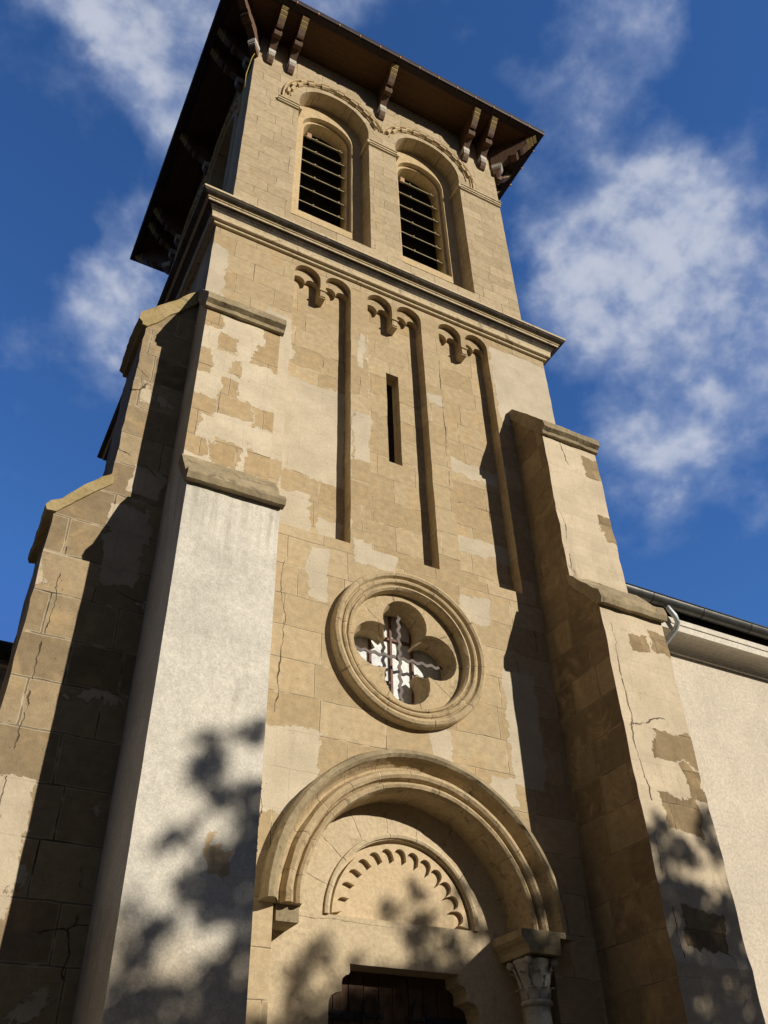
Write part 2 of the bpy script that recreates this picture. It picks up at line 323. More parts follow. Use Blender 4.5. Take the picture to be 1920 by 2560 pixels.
M_GROUND = simple('dark_asphalt', (.075,.06,.042), (.11,.088,.06), 5, .95)

# ------------------------------------------------------------------ mesh helpers
class MB:
    def __init__(s): s.v = []; s.f = []; s.mi = []; s.mats = []; s.sm = []
    def mat(s, m):
        if m not in s.mats: s.mats.append(m)
        return s.mats.index(m)
    def add(s, vs, fs, m, smooth=False):
        o = len(s.v); k = s.mat(m); s.v += [tuple(p) for p in vs]
        for f in fs: s.f.append([o+i for i in f]); s.mi.append(k); s.sm.append(smooth)
    def build(s, name, parent=None, recalc=True):
        me = bpy.data.meshes.new(name); me.from_pydata(s.v, [], s.f)
        for m in s.mats: me.materials.append(m)
        me.polygons.foreach_set('material_index', s.mi); me.polygons.foreach_set('use_smooth', s.sm)
        if recalc:
            bm = bmesh.new(); bm.from_mesh(me); bmesh.ops.recalc_face_normals(bm, faces=bm.faces); bm.to_mesh(me); bm.free()
        me.update()
        o = bpy.data.objects.new(name, me); COL.objects.link(o)
        if parent: o.parent = parent
        return o
    # ---- shapes
    def box(s, x0, x1, y0, y1, z0, z1, m):
        v = [(x, y, z) for x in (x0, x1) for y in (y0, y1) for z in (z0, z1)]
        s.add(v, [(0,1,3,2),(4,6,7,5),(0,4,5,1),(2,3,7,6),(0,2,6,4),(1,5,7,3)], m)
    def plate(s, loops, d0, d1, m, fn=lambda u, d, z: (u, d, z)):
        L = [[Vector((p[0], p[1], 0)) for p in lp] for lp in loops]
        flat = [p for lp in L for p in lp]; n = len(flat)
        tris = tessellate_polygon(L)
        vs = [fn(p.x, d0, p.y) for p in flat] + [fn(p.x, d1, p.y) for p in flat]
        fs = [tuple(t) for t in tris] + [tuple(n+i for i in reversed(t)) for t in tris]
        o = 0
        for lp in L:
            k = len(lp)
            for i in range(k): a, b = o+i, o+(i+1) % k; fs.append((a, b, n+b, n+a))
            o += k
        s.add(vs, fs, m)
    def arc(s, prof, cx, cz, a0, a1, n, m, closed=False, jit=0., fn=lambda x, y, z: (x, y, z)):
        """prof = [(radius, y)] swept about (cx, cz)"""
        vs = []; k = len(prof); N = n if closed else n+1
        for i in range(N):
            a = a0+(a1-a0)*i/n
            for (r, y) in prof:
                if jit:
                    q = noise.noise(Vector((cx+cos(a)*r, y*3, cz+sin(a)*r))*4.)*jit + noise.noise(Vector((cos(a)*r+9, y*3, sin(a)*r))*14.)*jit*.5
                else: q = 0
                vs.append(fn(cx+cos(a)*(r+q), y+q*.7, cz+sin(a)*(r+q)))
        fs = []
        for i in range(n):
            a, b = i*k, ((i+1) % N)*k
            for j in range(k-1): fs.append((a+j, b+j, b+j+1, a+j+1))
        if not closed: fs += [tuple(range(k)), tuple(range((N-1)*k, N*k))]
        s.add(vs, fs, m)
    def rect_sweep(s, prof, x0, x1, y0, y1, m):
        k = len(prof); vs = []
        for (sx, sy) in ((-1, -1), (1, -1), (1, 1), (-1, 1)):
            for (o, z) in prof: vs.append(((x0-o if sx < 0 else x1+o), (y0-o if sy < 0 else y1+o), z))
        fs = []
        for c in range(4):
            a, b = c*k, ((c+1) % 4)*k
            for j in range(k-1): fs.append((a+j, b+j, b+j+1, a+j+1))
        s.add(vs, fs, m)
    def tube(s, pts, r, m, n=8, smooth=True):
        pts = [Vector(p) for p in pts]; vs = []; rr = r if isinstance(r, (list, tuple)) else [r]*len(pts)
        for i, p in enumerate(pts):
            t = (pts[min(i+1, len(pts)-1)]-pts[max(i-1, 0)]).normalized()
            a = t.cross(Vector((0, 0, 1)));  a = a if a.length > .05 else t.cross(Vector((1, 0, 0)))
            a.normalize(); b = t.cross(a)
            for j in range(n): q = 2*pi*j/n; vs.append(p+a*cos(q)*rr[i]+b*sin(q)*rr[i])
        fs = [(i*n+j, i*n+(j+1) % n, (i+1)*n+(j+1) % n, (i+1)*n+j) for i in range(len(pts)-1) for j in range(n)]
        fs += [tuple(range(n)), tuple(range((len(pts)-1)*n, len(pts)*n))]
        s.add(vs, fs, m, smooth)
    def lathe(s, prof, cx, cy, m, n=24, flute=0., smooth=True, nfl=12):
        vs = []; k = len(prof)
        for i in range(n):
            a = 2*pi*i/n; fl = 1-flute*(.5+.5*cos(a*nfl))
            for (r, z) in prof: vs.append((cx+cos(a)*r*fl, cy+sin(a)*r*fl, z))
        fs = [(i*k+j, ((i+1) % n)*k+j, ((i+1) % n)*k+j+1, i*k+j+1) for i in range(n) for j in range(k-1)]
        s.add(vs, fs, m, smooth)

def rough(loop, step=.14, amp=.007, seed=0., keep=None):
    """a closed outline with hand-cut, slightly worn edges"""
    out = []
    for i, p in enumerate(loop):
        q = loop[(i+1) % len(loop)]; L = sqrt((q[0]-p[0])**2+(q[1]-p[1])**2); n = max(1, int(L/step))
        for j in range(n):
            t = j/n; x, z = p[0]+(q[0]-p[0])*t, p[1]+(q[1]-p[1])*t
            if keep and keep(x, z): out.append((x, z)); continue
            v = noise.noise_vector(Vector((x*3.1+seed, z*3.1, seed)))*amp + noise.noise_vector(Vector((x*13+seed, z*13, seed)))*amp*.6
            out.append((x+v.x, z+v.y))
    return out
def rect(x0, x1, z0, z1): return [(x0, z0), (x1, z0), (x1, z1), (x0, z1)]
def circ(cx, cz, r, n=64, a0=0, a1=2*pi, end=False):
    return [(cx+cos(a0+(a1-a0)*i/n)*r, cz+sin(a0+(a1-a0)*i/n)*r) for i in range(n+1 if end else n)]

def empty(name, loc, label, cat, group=None):
    o = bpy.data.objects.new(name, None); COL.objects.link(o); o.location = loc; o.empty_display_size = .3
    tag(o, label, cat, group); return o
def tag(o, label, cat, group=None, kind=None):
    if label: o['label'] = label
    if cat: o['category'] = cat
    if group: o['group'] = group
    if kind: o['kind'] = kind
    return o

# ------------------------------------------------------------------ ground
mb = MB(); mb.add([(-400, -400, 0), (400, -400, 0), (400, 400, 0), (-400, 400, 0)], [(0, 1, 2, 3)], M_GROUND)
tag(mb.build('ground', recalc=False), 'worn dark asphalt around the church', 'ground', kind='structure')

# ------------------------------------------------------------------ the tower
T = empty('church_tower', (0, 0, 0), 'square tan stone bell tower with stepped buttresses, twin louvred arches and a quatrefoil window', 'tower')

# ---- lower shaft, built of layered plates with real openings
PANELS = [(-1.70, -.745), (-.455, .52), (.85, 1.80)]
ZB, ZS, ZP = 8.13, 13.10, 12.72         # foot of the panels, springing of the twin arches, tip of the pendant
def panel_loop(x0, x1, cusp):
    c = (x0+x1)/2; hw = .045; out = [(x0, ZB), (x1, ZB)]
    for (a, b) in ((c+hw, x1), (x0, c-hw)):
        m_, r = (a+b)/2, (b-a)/2
        if not cusp:
            out += circ(m_, ZS, r, 14, 0, pi, True)
        else:
            q = r/2; zq = ZS-.07
            out += circ(m_+q, zq, q*.96, 8, 0, pi*.96, True) + [(m_, zq-.035)] + circ(m_-q, zq, q*.96, 8, pi*.04, pi, True)
        if a > c: out += [(c+hw, ZP), (c-hw, ZP)]
    return out
def portal_loop(r=1.44, hw=1.5): return [(-hw, -.2), (hw, -.2), (hw, PZ)] + circ(PX, PZ, r, 40, 0, pi, True) + [(-hw, PZ)]
def door_loop():
    h1, h2, zt, z1 = .80, .585, 3.53, 3.24
    R = []                                # shouldered right-hand side: quarter hollow, step, quarter round
    R += [(h1, -.2), (h1, z1-.12)] + [(h1-.10+.10*cos(a), z1-.04+.09*sin(a)) for a in (0., .4, .8, 1.2, 1.5)]
    R += [(h1-.13, z1+.06)] + [(h2+.085*cos(a)+.0, z1+.13+.07*sin(a)) for a in (.0, .5, 1., 1.4)] + [(h2, z1+.22), (h2, zt)]
    return R + [(-x, z) for (x, z) in reversed(R)]
def wallrect(k): return [(-3+.002*k, -.3), (3-.002*k, -.3), (3-.002*k, 13.40), (-3+.002*k, 13.40)]
kc = lambda x, z: abs(x) < 2.2 and 0 < z < 13.35
wl = MB()
A = lambda s: [rough(panel_loop(a, b, False), .12, .006, s+i) for i, (a, b) in enumerate(PANELS)]
Bp = lambda s: [rough(panel_loop(a, b, True), .12, .005, s+i) for i, (a, b) in enumerate(PANELS)]
OC = circ(OX, OZ, .80, 48)
wl.plate([rough(wallrect(0), .2, .006, 5.)] + A(1.) + [OC, portal_loop()], 0, .101, M_SHAFT)
wl.plate([wallrect(1)] + Bp(1.) + [OC, portal_loop()], .10, .191, M_SHAFT)
SLIT = rough(rect(-.06, .155, 9.92, 11.76), .15, .008, 3.)
wl.plate([wallrect(2), SLIT, OC, portal_loop()], .19, .335, M_SHAFT)
tym = [(-.80, PZ+.06)] + [(.80, PZ+.06)] + circ(PX, PZ+.06, .80, 36, 0.02, pi-.02, True)
wl.plate([wallrect(3), SLIT, OC, rough(tym, .1, .003), rough(door_loop(), .12, .005, 8.)], .33, .411, M_TYMP)
wl.plate([wallrect(4), SLIT, circ(OX, OZ, .72, 48), rough(door_loop(), .12, .004, 8.)], .41, .80, M_FIELD)
wl.box(-2.99, 2.99, .805, 6.0, -.3, 13.40, M_TOWER_SIDE)
wl.build('shaft_wall', T)
sw = MB(); sw.box(-.058, .153, .40, .80, 9.925, 11.755, M_DARK); sw.build('slit_window', T)  # dark block painting the shade inside the slit
# small corbels under the pendants between the twin arches
for (a, b) in PANELS:
    c = (a+b)/2; cb = MB()
    cb.plate([[(c-.062, ZP+.12), (c+.062, ZP+.12), (c+.062, ZP+.155), (c-.062, ZP+.155)]], -.02, .185, M_SHAFT)
    cb.plate([[(c-.05, ZP-.02), (c+.05, ZP-.02), (c+.056, ZP+.119), (c-.056, ZP+.119)]], .015, .187, M_SHAFT)
    cb.build('corbel', T)

# ---- quatrefoil window
QW = MB()
prof = [(1.0, .01), (1.0, -.10), (.985, -.125), (.955, -.14), (.925, -.125), (.905, -.085), (.895, -.08), (.885, -.10), (.865, -.11), (.845, -.10), (.83, -.065), (.815, -.05), (.805, -.075), (.785, -.08), (.765, -.05), (.757, .0), (.757, .06)]
QW.arc(prof, OX, OZ, 0, 2*pi, 96, M_OCU, closed=True, jit=.006)
qw = QW.build('quatrefoil_window', T)
def quatre(rl, dl, n=14, nip=.0):
    """four lobes; cusps between them"""
    out = []
    for k in range(4):
        a = k*pi/2; cx, cz = OX+cos(a)*dl, OZ+sin(a)*dl
        # angle where neighbouring lobes meet on the diagonal
        half = pi - math.acos(min(1, (dl*sin(pi/4))/rl)) - pi/4 if rl > dl*sin(pi/4) else pi*.74
        out += [(cx+cos(a-half+2*half*i/n)*rl, cz+sin(a-half+2*half*i/n)*rl) for i in range(n+1)]
    return out
tr = MB()
tr.plate([circ(OX, OZ, .795, 64), rough(quatre(.298, .385), .05, .004, 2.)], .045, .10, M_OCU)
# hollow chamfer inside the lobes
lo, li = quatre(.298, .385), quatre(.262, .388)
n = len(lo); tr.add([(p[0], .0985, p[1]) for p in lo]+[(p[0], .20, p[1]) for p in li], [(i, (i+1) % n, n+(i+1) % n, n+i) for i in range(n)], M_OCU)
tr.plate([circ(OX, OZ, .793, 64), li], .20, .36, M_OCU)
tr.build('tracery', qw)
gl = MB(); gl.box(-.75, .75, .41, .42, OZ-.75, OZ+.75, M_PANE); gl.build('pane', qw)
for px_ in (-.30, -.02, .27):
    b_ = MB(); b_.box(px_-.014, px_+.014, .375, .409, OZ-.72, OZ+.72, M_MULL); b_.build('mullion', qw)
for (pz_, xa, xb) in ((-.26, -.70, -.319), (.33, -.281, -.039), (-.10, .289, .70), (.33, .001, .251), (-.26, -.281, -.039)):
    b_ = MB(); b_.box(xa, xb, .38, .408, OZ+pz_-.016, OZ+pz_+.016, M_MULL); b_.build('glazing_bar', qw)
def wavy(vert, L, y):
    N = 90; a, b = [], []
    for i in range(N+1):
        t = -L+2*L*i/N; w = .012*sin(i/N*2*pi*9.5); wd = .020
        a.append((w+wd, t)); b.append((w-wd, t))
    lp = a+b[::-1]
    return [(OX+p[0]+.005, OZ+p[1]) if vert else (OX+p[1], OZ+p[0]+.0) for p in lp]
ib = MB(); ib.plate([wavy(True, .585, 0)], .215, .229, M_GRILLE); ib.build('iron_bar', qw)
ib = MB(); ib.plate([wavy(False, .60, 0)], .231, .245, M_GRILLE); ib.build('iron_bar', qw)

# ---- portal: moulded arch, scalloped tympanum, column, door
pa = MB()
pprof = [(1.45, .05), (1.645, .02), (1.645, -.13), (1.62, -.18), (1.575, -.195), (1.545, -.17), (1.535, -.125), (1.505, -.06), (1.48, -.03), (1.455, -.025), (1.45, -.05), (1.425, -.10),
         (1.385, -.115), (1.355, -.095), (1.345, -.05), (1.33, -.03), (1.318, -.07), (1.29, -.09), (1.262, -.075), (1.248, -.03), (1.238, .03), (1.238, .332)]
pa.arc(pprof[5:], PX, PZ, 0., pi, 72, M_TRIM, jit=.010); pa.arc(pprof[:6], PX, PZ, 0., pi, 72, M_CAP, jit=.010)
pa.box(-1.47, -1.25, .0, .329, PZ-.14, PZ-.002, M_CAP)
pa.build('portal_arch', T)
ta = MB()
no = 13; loop = circ(PX, PZ+.06, .765, 44, .035, pi-.035, True); inner = []
for k in range(no):
    a = pi-.06 - (pi-.12)*(k+.5)/no; da = (pi-.12)/no; rm = .655
    cx, cz = PX+cos(a)*rm, PZ+.06+sin(a)*rm
    for i in range(9):
        q = a + pi/2 - pi*i/8
        inner.append((cx+cos(q)*.066, cz+sin(q)*.066))
    inner.append((PX+cos(a-da/2)*.60, PZ+.06+sin(a-da/2)*.60)) if k < no-1 else None
ta.plate([loop+inner], .36, .4105, M_FIELD)
ta.arc([(.862, .3305), (.858, .302), (.835, .292), (.812, .302), (.806, .34)], PX, PZ+.06, .0, pi, 48, M_TYMP, jit=.004)
ta.build('tympanum_arcade', T)
co = empty('column', (0, 0, 0), None, None); co.parent = T
CX, CY = 1.27, .04
sh = MB(); sh.lathe([(.135, .35), (.15, .4), (.132, .46), (.132, 1.4), (.128, 3.24)], CX, CY, M_MARBLE, 72, .05); sh.build('shaft', co)
ba = MB(); ba.box(CX-.2, CX+.2, CY-.2, CY+.2, 0, .22, M_MARBLE); ba.lathe([(.0, .219), (.19, .22), (.2, .27), (.17, .31), (.18, .35), (.13, .37), (.0, .37)], CX, CY, M_MARBLE); ba.build('base', co)
cp = MB()
cp.lathe([(.0, 3.235), (.13, 3.235), (.152, 3.25), (.155, 3.27), (.14, 3.29), (.128, 3.295), (.128, 3.36), (.135, 3.45), (.15, 3.55), (.175, 3.62), (.19, 3.64), (.0, 3.645)], CX, CY, M_MARBLE)
for ring, (z0, z1, r0, r1, cnt, ph) in enumerate(((3.30, 3.44, .13, .185, 8, 0), (3.36, 3.585, .135, .225, 8, pi/8))):
    for k in range(cnt):
        a = 2*pi*k/cnt+ph; ca, sa = cos(a), sin(a); vs = []
        for i in range(8):
            t = i/7; r = r0 + (r1-r0)*t**2.2; z = z0+(z1-z0)*t - (.05*max(0, t-.75)/.25 if t > .75 else 0)
            w = (.052*sin(pi*min(1, .25+t*.7))+.006*sin(i*2.6))
            for q in (-1, -.35, .35, 1):
                rr = r+.012*(1-q*q); vs.append((CX+ca*rr-sa*w*q, CY+sa*rr+ca*w*q, z-.012*abs(q)))
        cp.add(vs, [(i*4+j, i*4+j+1, i*4+j+5, i*4+j+4) for i in range(7) for j in range(3)], M_MARBLE, True)
for k in range(4):                        # corner scrolls and flowers
    a = pi/4+k*pi/2
    for d in (-.16, .16): cp.tube([(CX+cos(a+d)*.14, CY+sin(a+d)*.14, 3.44), (CX+cos(a+d*.8)*.165, CY+sin(a+d*.8)*.165, 3.53), (CX+cos(a+d*.3)*.205, CY+sin(a+d*.3)*.205, 3.605)], .010, M_MARBLE, 6)
    cp.lathe([(.0, 3.57), (.035, 3.585), (.045, 3.61), (.03, 3.64), (0, 3.645)], CX+cos(a)*.215, CY+sin(a)*.215, M_MARBLE, 10)
cp.build('capital', co)
ab = MB()                                 # abacus with a cavetto nose on its left side
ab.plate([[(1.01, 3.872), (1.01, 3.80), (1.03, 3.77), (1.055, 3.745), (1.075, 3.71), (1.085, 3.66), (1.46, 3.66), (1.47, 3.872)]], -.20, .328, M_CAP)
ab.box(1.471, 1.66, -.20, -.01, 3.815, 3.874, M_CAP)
ab.build('abacus', co)
jb = MB(); jb.plate([[(1.30, 0), (1.50, 0), (1.50, 3.659), (1.30, 3.659)]], .22, .329, M_TYMP); jb.build('jamb', T)
dr = MB()
for k in range(10):
    x0 = -.80+.16*k; dr.box(x0+.005, x0+.155, .58+(.004 if k % 2 else 0), .64, -.1, 3.6, M_DOOR)
dr.box(-.82, .82, .645, .66, -.1, 3.6, M_DARK)
dr.box(.006-.02, .006+.012, .565, .5795, -.1, 3.6, M_DOOR)
dr = dr.build('door', T)
for sgn in (-1, 1):
    hi = MB(); zc = 3.16
    hi.box(min(sgn*.79, sgn*.30), max(sgn*.79, sgn*.30), .562, .579, zc-.04, zc+.03, M_IRON)
    hi.box(min(sgn*.30, sgn*.12), max(sgn*.30, sgn*.12), .560, .579, zc-.012, zc+.014, M_IRON)
    pts = [(sgn*(.26-.085*sin(t)), .552-.0, zc+.16*cos(t)) for t in [i/20*2*pi*.86+.45 for i in range(21)]]
    hi.tube(pts, [.010+.008*sin(i/20*pi) for i in range(21)], M_IRON, 8)
    for bx_ in (.42, .55, .68): hi.lathe([(.0, zc-.022), (.016, zc-.01), (.016, zc+.004), (.0, zc+.012)], sgn*bx_, .560, M_IRON, 8)
    hi.build('strap_hinge', dr)

# ---- cornice between shaft and belfry
cn = MB(); CP = [(-.05, 13.355), (.045, 13.362), (.05, 13.37), (.05, 13.405), (.06, 13.41), (.098, 13.413), (.104, 13.425), (.106, 13.48), (.118, 13.53), (.142, 13.57), (.178, 13.60), (.215, 13.617), (.222, 13.625), (.222, 13.655), (.232, 13.656), (.24, 13.66), (.24, 13.688), (.25, 13.69),
   (.275, 13.692), (.305, 13.712), (.322, 13.74), (.33, 13.742), (.33, 13.785), (.31, 13.80), (-.2, 13.985)]
CP = [(o, z+.03) for (o, z) in CP]
cn.rect_sweep(CP[:9], -3, 3, 0, 6.0, M_CORN); cn.rect_sweep(CP[8:12], -3, 3, 0, 6.0, M_CORN_TOP); cn.rect_sweep(CP[11:18], -3, 3, 0, 6.0, M_CORN); cn.rect_sweep(CP[17:22], -3, 3, 0, 6.0, M_CORN_TOP); cn.rect_sweep(CP[21:], -3, 3, 0, 6.0, M_CORN)
cn.add([(-2.82, .18, 13.97), (2.82, .18, 13.97), (2.82, 5.82, 13.97), (-2.82, 5.82, 13.97)], [(0, 1, 2, 3)], M_CORN)
cn.build('cornice', T)

# ---- belfry
BX, BY0, BY1, BZ0, BZ1 = 2.79, .11, 5.69, 13.93, 20.56
ZA = 18.70                                # springing of the blind arches
def blind(c, r=.75): return [(c-r, 14.74), (c+r, 14.74), (c+r, ZA)] + circ(c, ZA, r, 28, 0, pi, True) + [(c-r, ZA)]
ZW = 18.52
def win(c, r=.475, z0=15.55): return [(c-r, z0), (c+r, z0), (c+r, ZW)] + circ(c, ZW, r, 26, 0, pi, True) + [(c-r, ZW)]
CEN = (-1.055, 1.055)
def front(u, d, z): return (u, BY0+d, z)
def left(u, d, z): return (-BX+d, (BY0+BY1)/2-u, z)
bw_ = MB()
for fn, hw, sd in ((front, BX, 0.), (left, (BY1-BY0)/2-.72, 40.)):
    bw_.plate([rough(rect(-hw, hw, BZ0, BZ1), .2, .005, sd)] + [rough(blind(c), .15, .005, sd+c) for c in CEN], 0, .331, M_BELF, fn)
    bw_.plate([rect(-hw+.003, hw-.003, BZ0, BZ1-.003)] + [rough(win(c, .535, 15.50), .15, .004, sd+c) for c in CEN], .33, .431, M_BARCH, fn)
    bw_.plate([rect(-hw+.006, hw-.006, BZ0, BZ1-.006)] + [win(c) for c in CEN], .43, .70, M_BARCH, fn)
bw_.box(2.30, 2.788, .815, BY1, BZ0, BZ1-.01, M_BELF)
bw_.box(-2.29, 2.299, 5.2, BY1-.002, BZ0, BZ1-.012, M_BELF)
bw_.box(-2.788, -2.291, 4.99+.2, BY1-.004, BZ0, BZ1-.014, M_BELF)
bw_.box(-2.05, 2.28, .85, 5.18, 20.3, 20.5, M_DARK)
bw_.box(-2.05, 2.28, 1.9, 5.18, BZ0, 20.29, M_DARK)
bw_.build('belfry_wall', T)
# sloped sills of the blind arches
for c in CEN:
    sb = MB(); sb.add([(c-.748, BY0+.0, 14.76), (c+.748, BY0+.0, 14.76), (c+.748, BY0+.329, 15.0), (c-.748, BY0+.329, 15.0), (c-.748, BY0+.329, 14.745), (c+.748, BY0+.329, 14.745)], [(0, 1, 2, 3), (0, 3, 4), (1, 5, 2), (0, 4, 5, 1)], M_BELF)
    sb.build('sill', T)
# louvred windows
def louvres(fn):
    for c in CEN:
        L = MB(); L.plate([rect(c-.50, c+.50, 15.45, 19.05)], .695, .71, M_DARK, fn)  # dark sheet painting the unlit interior behind the slats
        lw = L.build('louvred_window', T)
        for k in range(7):
            z = 15.60+.468*k
            hw = .47 if z < ZW else sqrt(max(.01, .475**2-(z-ZW+.02)**2))-.006
            if k == 6: hw = .40
            s_ = MB(); vs = []
            for (d, zz) in ((.47, z-.008), (.471, z+.012), (.69, z+.38), (.69, z+.355)): vs += [fn(c-hw, d, zz), fn(c+hw, d, zz)]
            s_.add(vs, [(0,1,3,2),(2,3,5,4),(4,5,7,6),(6,7,1,0),(0,2,4,6),(1,7,5,3)], M_SLAT)
            for q in (-.12, .22):
                p = fn(c+q*1.5, .462, z-.01); s_.box(p[0]-.014, p[0]+.014, p[1]-.014, p[1]+.014, z-.03, z+.005, M_SLAT)
            s_.build('slat', lw)
        if fn is front:
            wd = MB(); wd.box(c-.36, c-.27, BY0+.50, BY0+.53, 18.46, 18.62, M_COPPER); wd.build('wood_block', lw)
louvres(front); louvres(left)
# impost mouldings, running along the piers and back into the recesses
def impost(fn, spans, name='impost'):
    for (a, b, ra, rb) in spans:
        I = MB()
        for (o, z0, z1) in ((.035, 18.25, 18.285), (.055, 18.286, 18.335), (.075, 18.336, 18.36)):
            x0, x1 = a-(o if ra else 0), b+(o if rb else 0)
            I.plate([rough(rect(x0, x1, z0, z1), .1, .004, z0*3+a)], -o, (.329 if (ra or rb) else .0), M_CORN, fn)
        I.build(name, T)
impost(front, [(-2.25, -1.805, False, False), (-.305+.0, .305, False, False), (1.805, 2.79, False, False)])
for c in CEN:                              # returns on the reveals
    for sgn in (-1, 1):
        I = MB(); x0 = c+sgn*.75
        I.box(min(x0, x0-sgn*.05), max(x0, x0-sgn*.05), BY0-.05, BY0+.325, 18.26, 18.35, M_CORN); I.build('impost', T)
# hood mouldings with billets
def hoods(fn, both=True):
    for c in CEN:
        s = 1 if c > 0 else -1; zs = 18.66
        H = MB(); am = math.acos(1.055/1.10)
        a0, a1 = (0, pi-am) if s > 0 else (am, pi)
        H.arc([(1.115, .004), (1.115, -.035), (1.10, -.05), (1.08, -.035), (1.075, .004)], c, zs, a0, a1, 56, M_BARCH, jit=.004, fn=fn)
        H.arc([(1.055, .004), (1.05, -.02), (1.035, -.025), (1.03, .004)], c, zs, a0, a1, 48, M_BARCH, jit=.003, fn=fn)
        H.arc([(.945, .004), (.942, -.02), (.925, -.022), (.92, .004)], c, zs, a0, a1, 48, M_BARCH, jit=.003, fn=fn)
        xo = c+s*1.095
        H.plate([rect(xo-.02, xo+.02, 18.36, zs)], -.045, .004, M_BARCH, fn)
        xo = c+s*1.043; H.plate([rect(xo-.012, xo+.012, 18.36, zs)], -.022, .004, M_BARCH, fn)
        h = H.build('arch_hood', T)
        nb = 18
        for k in range(nb):
            a = (k+.5)/nb*pi
            if (s > 0 and a > pi-am-.03) or (s < 0 and a < am+.03): continue
            r = .985+(.026 if k % 2 else -.026); da = pi/nb*.47
            if k % 2 == 0 and (k*7+int(c*9)) % 9 == 0: continue
            B = MB(); pr = [(r-.042, .003), (r-.042, -.035), (r-.022, -.068), (r+.022, -.068), (r+.042, -.035), (r+.042, .003)]
            B.arc(pr, c, zs, a-da, a+da, 3, M_BARCH, jit=.003, fn=fn); B.build('billet', h)
hoods(front)
hoods(left)

# ---- roof, eaves and brackets
OV = .905; ZE = 20.55
rf = empty('roof', (0, 0, 0), None, None); rf.parent = T
ex0, ex1, ey0, ey1 = -BX-OV, BX+OV, BY0-OV, BY1+OV
so = MB(); gi = .185
def trap(a, b, z, m): so.add([(a[0][0], a[0][1], z), (a[1][0], a[1][1], z), (b[1][0], b[1][1], z), (b[0][0], b[0][1], z)], [(0, 1, 2, 3)], m)
oc = [(ex0+gi, ey0+gi), (ex1-gi, ey0+gi), (ex1-gi, ey1-gi), (ex0+gi, ey1-gi)]; ic = [(-BX+.3, BY0+.3), (BX-.3, BY0+.3), (BX-.3, BY1-.3), (-BX+.3, BY1-.3)]
for k in range(4): trap((oc[k], oc[(k+1) % 4]), (ic[k], ic[(k+1) % 4]), BZ1-.02 if False else 20.575, M_SOFFIT if k % 2 == 0 else M_SOFFIT_L)
so.build('soffit', rf, recalc=False)
# dark outer band: the underside of the metal gutter, in lapped lengths
gu = MB()
gu.rect_sweep([(-gi-.01, 20.60), (-gi, 20.545), (-gi+.03, 20.535), (-.045, 20.55), (-.012, 20.565), (.0, 20.60), (.0, 20.70), (-.03, 20.71), (-.03, 20.62), (-gi, 20.61)], ex0, ex1, ey0, ey1, M_GUTBOX)
gu = gu.build('gutter', rf)
def hook(x, y, dx, dy):
    h = MB(); t = .014
    for (o0, o1, z0, z1) in ((-gi+.02, -.02, 20.526, 20.541), (-.024, .008, 20.536, 20.60)):
        a, b = (x+dx*o0, y+dy*o0), (x+dx*o1, y+dy*o1)
        wx, wy = (t, 0) if dy else (0, t)
        h.box(min(a[0], b[0])-wx, max(a[0], b[0])+wx, min(a[1], b[1])-wy, max(a[1], b[1])+wy, z0, z1, M_COPPER if z0 > 20.53 else M_GUTBOX)
    h.build('gutter_clip', gu)
for k in range(15):
    q = -3.25+.465*k
    hook(q, ey0, 0, -1); hook(ex0, 2.9+q, -1, 0); hook(ex1, 2.9+q, 1, 0)
tl = MB()
apex = (0, (BY0+BY1)/2, 22.3); N = 14
for k in range(4):
    c = [(ex0+.06, ey0+.06), (ex1-.06, ey0+.06), (ex1-.06, ey1-.06), (ex0+.06, ey1-.06)]; a, b = c[k], c[(k+1) % 4]
    for i in range(N):
        t0, t1 = i/N, (i+1)/N; L = lambda p, t, dz: (p[0]+(apex[0]-p[0])*t, p[1]+(apex[1]-p[1])*t, 20.70+(apex[2]-20.70)*t+dz)
        tl.add([L(a, t0, .05), L(b, t0, .05), L(b, t1, .012), L(a, t1, .012), L(a, t0, .0), L(b, t0, .0)], [(0, 1, 2, 3), (4, 5, 1, 0)], M_TILE)
tl.add([(ex0, ey0, 20.69), (ex1, ey0, 20.69), (ex1, ey1, 20.69), (ex0, ey1, 20.69)], [(0, 1, 2, 3)], M_GUTBOX)
tl.build('tile_cover', rf, recalc=False)
